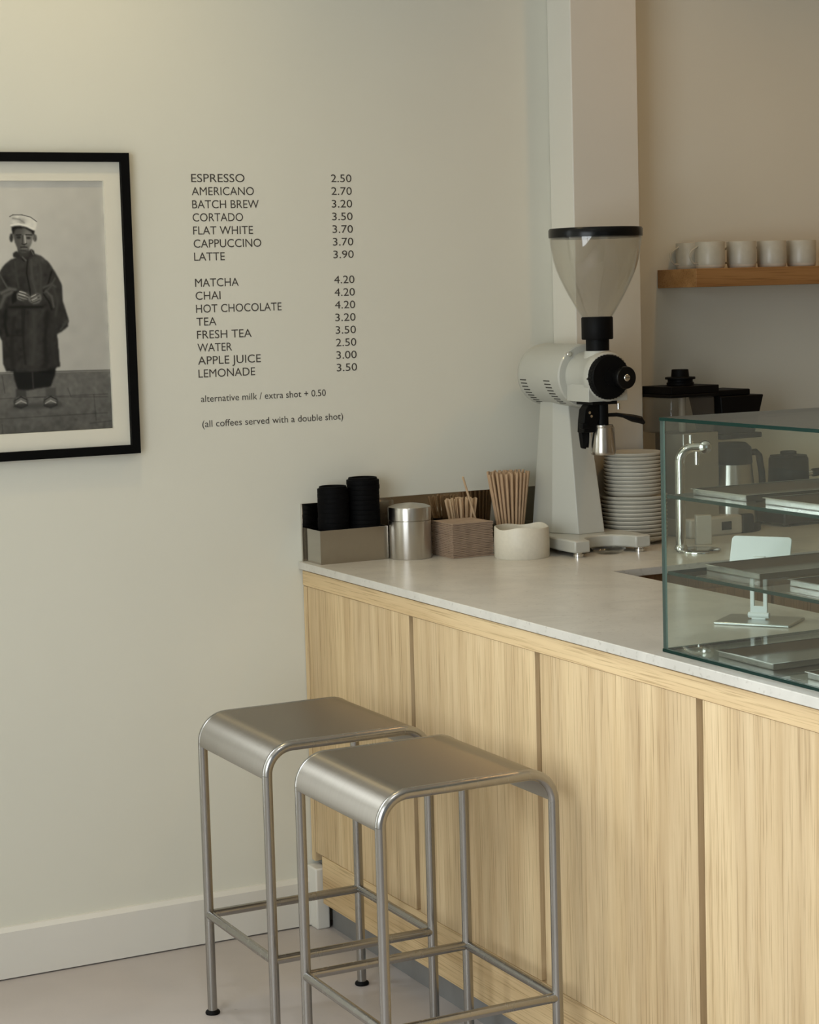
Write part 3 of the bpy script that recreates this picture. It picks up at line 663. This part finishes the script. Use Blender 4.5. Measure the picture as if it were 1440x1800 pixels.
MB().tube([(.0245, 0, .069), (.0285, -.001, .070), (.0305, -.002, .064), (.0318, -.002, .040), (.0315, 0, .018)], .0016, 8).build('handle', 'canister_steel', cup)
dish = MB().lathe([(0, 0), (.030, 0), (.036, .003), (.040, .010), (.043, .011), (.043, .0122), (.0392, .0112), (.0355, .0045), (.0295, .0015), (0, .0015)], 40, (.672, -.352, .9205)).build('clear_lid', 'lid_plastic')
tag(dish, 'clear plastic cup lid lying between the grinder feet', 'lid')

# ------------------------------------------------------------------ plates
def plate(r):
    return MB().lathe([(0, .003), (r*.55, .003), (r*.55, 0), (r*.60, 0), (r*.62, .003), (r*.84, .007), (r*.95, .0125), (r*.99, .0175), (r, .0195), (r*.995, .0205), (r*.975, .020), (r*.94, .0145), (r*.82, .0095), (r*.6, .0065), (0, .0062)], 64).build('saucer', 'plate_ceramic', smooth=60)
PX, PY = .846, -.200
def plates(n, r, z0, pitch, what, grp):
    p0 = None
    for k in range(n):
        if p0 is None: p0 = plate(r); o = p0
        else: o = p0.copy(); COL.objects.link(o)
        o.location = (PX+random.uniform(-1, 1)*.0007, PY+random.uniform(-1, 1)*.0007, z0+pitch*k)
        tag(o, what[1] if k == n-1 else what[0], 'plate', grp)
plates(11, .0865, .9202, .0103, ('wide pale plate in the lower stack behind the grinder', 'topmost wide pale plate, directly under the narrower plates'), 'wide plates in the lower stack')
plates(11, .0755, 1.0350, .0098, ('narrower pale plate in the upper stack behind grinder', 'topmost narrow plate of the whole stack behind grinder'), 'narrow plates in the upper stack')

# ------------------------------------------------------------------ wall shelf with mugs
sh = MB().box(1.062, 2.55, -.182, -.001, 1.568, 1.6165).build('wall_shelf', 'oak_shelf', bevel=.0012); tag(sh, 'thick brown wooden wall shelf holding a row of mugs', 'shelf')
def mug(loc, rz, label):
    t = thing('mug', label, 'mug', loc, rz, 'mugs on the wooden shelf')
    MB().lathe([(0, .003), (.034, .003), (.0355, .001), (.0382, .008), (.0392, .012), (.0392, .068), (.0384, .0695), (.0372, .068), (.037, .012), (0, .008)], 48).build('body', 'mug_glaze', t)
    MB().lathe([(0, 0), (.0355, 0), (.0375, .0025), (.0385, .0085), (.036, .0088), (0, .0088)], 48).build('base_ring', 'mug_base', t)
    MB().tube([(-.037, 0, .060), (-.043, 0, .056), (-.057, 0, .048), (-.0645, 0, .040), (-.065, 0, .033), (-.060, 0, .021), (-.052, 0, .014), (-.037, 0, .013)], .0026, 10).build('handle', 'mug_glaze', t)
    return t
m0 = mug((1.1415, -.132, 1.6167), 0, 'front mug at left end of shelf, handle pointing left')
names = ['front mug second from the left end of the shelf', 'front mug third from the left end of the shelf', 'front mug fourth from the left end of the shelf']
for k, lb in enumerate(names): dup(m0, (1.2425+.0985*k, -.132, 1.6167), R(-70), lb)
dup(m0, (1.1385, -.046, 1.6167), 0, 'rear mug at left end of shelf, half hidden behind front mug')
dup(m0, (1.5650, -.132, 1.6167), R(10), 'front mug cut off at the right edge of the photo')

# ------------------------------------------------------------------ brewer and neighbours on the back counter
br = thing('coffee_brewer', 'filter coffee brewer with clear water tank and steel jug behind glass case', 'coffee machine', (1.10, -.15, .92), R(4))
def L_(mb_): return mb_
body = MB().box(-.115, .002, -.06, .06, 0, .272).build('tower', 'brewer_silver', br, bevel=.003)
MB().box(-.116, .06, -.085, .07, .0, .05).build('base', 'beige_plastic', br, bevel=.006)
MB().box(-.012, .020, -.0875, -.084, .014, .036).build('switch', 'black_plastic', br, bevel=.001)
MB().box(.058, .098, -.087, .07, .0, .05).build('hot_plate_housing', 'black_plastic', br, bevel=.006)
MB().lathe([(0, 0), (.075, 0), (.077, .004), (.077, .014), (.073, .018), (0, .018)], 40, (.088, -.005, 0)).build('hot_plate', 'black_plastic', br)
MB().box(-.158, -.010, -.066, .066, .272, .368).build('water_tank', 'tank_plastic', br, bevel=.010, seg=3)
tk = MB().prism([(-.162, -.070), (-.006, -.070), (-.006, .070), (-.162, .070)], .366, .374).prism([(-.153, -.062), (.004, -.062), (.004, .062), (-.153, .062)], .374, .394)
tk.lathe([(0, .394), (.036, .394), (.036, .402), (.033, .402), (.033, .410), (.040, .410), (.040, .416), (.024, .416), (.022, .436), (0, .436)], 24, (-.075, 0, 0))
MB.build(tk, 'tank_lid', 'black_plastic', br, bevel=.002)
MB().cyl(.0095, (-.070, 0, .20), .19, 18).build('riser_tube', 'plate_ceramic', br)
bk = MB().prism([(x, y) for x, y in [(.022, -.058), (.128, -.058), (.128, .058), (.022, .058)]], .262, .362, 0, [(.004, -.068), (.150, -.068), (.150, .068), (.004, .068)])
bk.box(.012, .150, -.06, .06, .248, .262).box(.005, .115, -.055, .055, .362, .378).box(.150, .164, -.012, .012, .308, .345)
bk.build('filter_basket', 'black_plastic', br, bevel=.003)
jg = MB().lathe([(0, .018), (.062, .018), (.066, .023), (.065, .06), (.058, .150), (.055, .178), (0, .178)], 56, (.088, -.005, 0)).build('jug', 'canister_steel', br)
MB().lathe([(0, .178), (.056, .178), (.057, .182), (.054, .222), (.040, .234), (0, .236)], 40, (.088, -.005, 0)).build('jug_lid', 'black_plastic', jg)
MB().tube([(.138, -.012, .205), (.165, -.014, .205), (.176, -.015, .196), (.184, -.016, .15), (.188, -.016, .09), (.180, -.015, .078), (.148, -.012, .075)], .009, 12).build('jug_handle', 'black_plastic', jg)
fb_ = thing('filter_box', 'small beige upright box in front of the coffee brewer', 'box', (.955, -.352, .92), R(-24))
MB().box(-.02, .02, -.012, .012, 0, .075).build('carton', 'beige_plastic', fb_, bevel=.002)
ft = thing('water_tap', 'polished steel swan neck water tap standing on round base', 'tap', (.860, -.468, .92), R(-27))
MB().lathe([(0, 0), (.056, 0), (.0565, .002), (.055, .006), (.052, .0075), (0, .0075)], 56).build('base_plate', 'chrome', ft)
MB().tube([(-.043, 0, .006), (-.043, 0, .225)]+[(-.043+.033-.033*math.cos(R(a)), 0, .225+.033*math.sin(R(a))) for a in range(15, 91, 15)]+[(.016, -.004, .258)], .0125, 20).build('neck', 'chrome', ft)
MB().lathe([(.0165, 0), (.0165, .006), (.013, .012), (0, .012)], 24, (-.043, 0, .0065)).build('collar', 'chrome', ft)
MB().lathe([(0, -.006), (.0155, -.006), (.017, 0), (.0155, .010), (.010, .013), (0, .0135)], 28, (.018, -.006, .258), 'y').build('end_cap', 'chrome', ft)
MB().cyl(.007, (-.002, -.002, .215), .035, 16, b=.001).build('nozzle', 'chrome', ft)
MB().cyl(.006, (-.016, 0, .268), .022, 16, b=.001).build('lever_post', 'chrome', ft)
hb = thing('hot_plate', 'low black hot plate on the back counter beside brewer', 'hot plate', (1.46, -.13, .92), R(2))
MB().box(-.135, .14, -.06, .10, .006, .040).build('body', 'hob_black', hb, bevel=.006)
for x in (-.11, .115):
    for y in (-.04, .08): MB().cyl(.010, (x, y, 0), .008, 14).build('foot', 'black_plastic', hb)
pt = thing('coffee_pot', 'matt black lidded pot with side handle on the hot plate', 'pot', (1.395, -.125, .960))
MB().lathe([(0, 0), (.056, 0), (.058, .003), (.0535, .138), (.051, .142), (0, .142)], 40).build('body', 'black_plastic', pt)
MB().lathe([(0, .142), (.050, .142), (.050, .147), (.022, .150), (.022, .157), (.018, .159), (0, .159)], 32).build('lid', 'black_plastic', pt)
MB().tube([(.052, -.012, .095), (.068, -.017, .096)], .008, 14).build('handle_collar', 'chrome', pt)
MB().tube([(.067, -.017, .096), (.10, -.026, .099), (.15, -.04, .104)], .011, 14).build('handle', 'black_plastic', pt)

# ------------------------------------------------------------------ display case with trays
dc = thing('display_case', 'green edged glass display case with two shelves on the bar', 'display case', (.02, -1.57, .92))
def pane(name, x0, x1, y0, y1, z0, z1, thin, edge='glass_edge'):
    m_ = MB().box(x0, x1, y0, y1, z0, z1)
    # faces order: x0, x1, y0, y1, z0, z1
    m_.mi = [0 if 'xyz'[i//2] == thin else 1 for i in range(6)]
    return m_.build(name, ['case_glass', edge], dc, smooth=0)
t_ = .006; LY = -1.1; DX = .415
pane('front_pane', 0, t_, LY, 0, .006, .415, 'x', 'glass_edge_pale')
pane('end_pane', t_, DX, -t_, 0, .006, .415, 'y', 'glass_edge_pale')
pane('end_pane', t_, DX, LY, LY+t_, .006, .415, 'y', 'glass_edge_pale')
pane('top_pane', -.001, DX, LY, .001, .415, .421, 'z')
pane('base_pane', -.001, DX, LY, .001, 0.0005, .006, 'z')
pane('shelf', t_+.001, DX-.02, LY+.01, -.008, .277, .283, 'z')
pane('shelf', t_+.001, DX-.02, LY+.01, -.008, .140, .146, 'z')
def tray(loc, label):
    t = thing('serving_tray', label, 'tray', loc, 0, 'steel trays in the display case')
    m_ = MB(); w, l, h_, th = .35, .158, .011, .0012
    m_.box(0, w, 0, l, 0, th).box(0, th, 0, l, 0, h_).box(w-th, w, 0, l, 0, h_).box(0, w, 0, th, 0, h_).box(0, w, l-th, l, 0, h_)
    m_.build('pan', 'tray_steel', t, smooth=0)
    l_ = MB(); e = .0035
    l_.box(-e, th, -e, l+e, h_-.001, h_).box(w-th, w+e, -e, l+e, h_-.001, h_).box(th, w-th, -e, th, h_-.001, h_).box(th, w-th, l-th, l+e, h_-.001, h_)
    l_.build('rim', 'chrome', t, smooth=0)
    return t
t0_ = tray((.060, -1.770, 1.2035), 'first steel tray on the upper glass shelf, farthest from camera')
dup(t0_, (.062, -1.979, 1.2035), 0, 'second steel tray on the upper glass shelf, nearer the camera')
dup(t0_, (.088, -1.768, 1.0665), 0, 'steel tray on the middle glass shelf, in front of white stand')
dup(t0_, (.088, -2.010, 1.0665), 0, 'nearer steel tray on middle glass shelf, at right photo edge')
dup(t0_, (.052, -1.852, .9268), 0, 'steel tray on the case floor, nearest the case corner')
dup(t0_, (.055, -2.098, .9268), 0, 'steel tray on the case floor, at the right photo edge')

# tablet stand behind the case
ang = math.atan2(-.807, .587)
ts = thing('tablet_stand', 'white folding tablet stand on worktop behind the display case', 'stand', (.350, -1.408, .92), ang)
MB().box(-.075, .075, -.053, .053, 0, .0055).build('base_plate', 'stand_alu', ts, bevel=.002)
ar = MB()
ar.box(-.017, -.009, -.004, .002, .030, .105).box(.009, .017, -.004, .002, .030, .105).box(-.017, .017, -.004, .002, .016, .032)
ar.box(-.014, .014, -.006, .006, .0055, .018).cyl(.006, (-.021, -.002, .014), .042, 16, 'x')
ar.add([(-.017, -.004, .105), (.017, -.004, .105), (.017, .002, .105), (-.017, .002, .105), (-.014, .006, .125), (.014, .006, .125), (.014, .012, .125), (-.014, .012, .125)],
       [(3, 2, 1, 0), (4, 5, 6, 7), (0, 1, 5, 4), (1, 2, 6, 5), (2, 3, 7, 6), (3, 0, 4, 7)])
ar.build('arm', 'stand_white', ts, bevel=.001)
pl = MB(); P = [(-.064, -.03), (.064, -.03), (.060, .034)]
poly = [(-.060, -.035), (.060, -.035)]+arc(.052, .030, .008, 0, 90, 5)+arc(-.052, .030, .008, 90, 180, 5)
pl.prism(poly, 0, .004)
plo = pl.build('holder_plate', 'stand_white', ts, bevel=.001)
plo.location = (0, .012, .128); plo.rotation_euler = (R(68), 0, 0)
MB().box(-.012, .012, -.004, .010, .112, .128).build('hinge', 'stand_white', ts, bevel=.002)
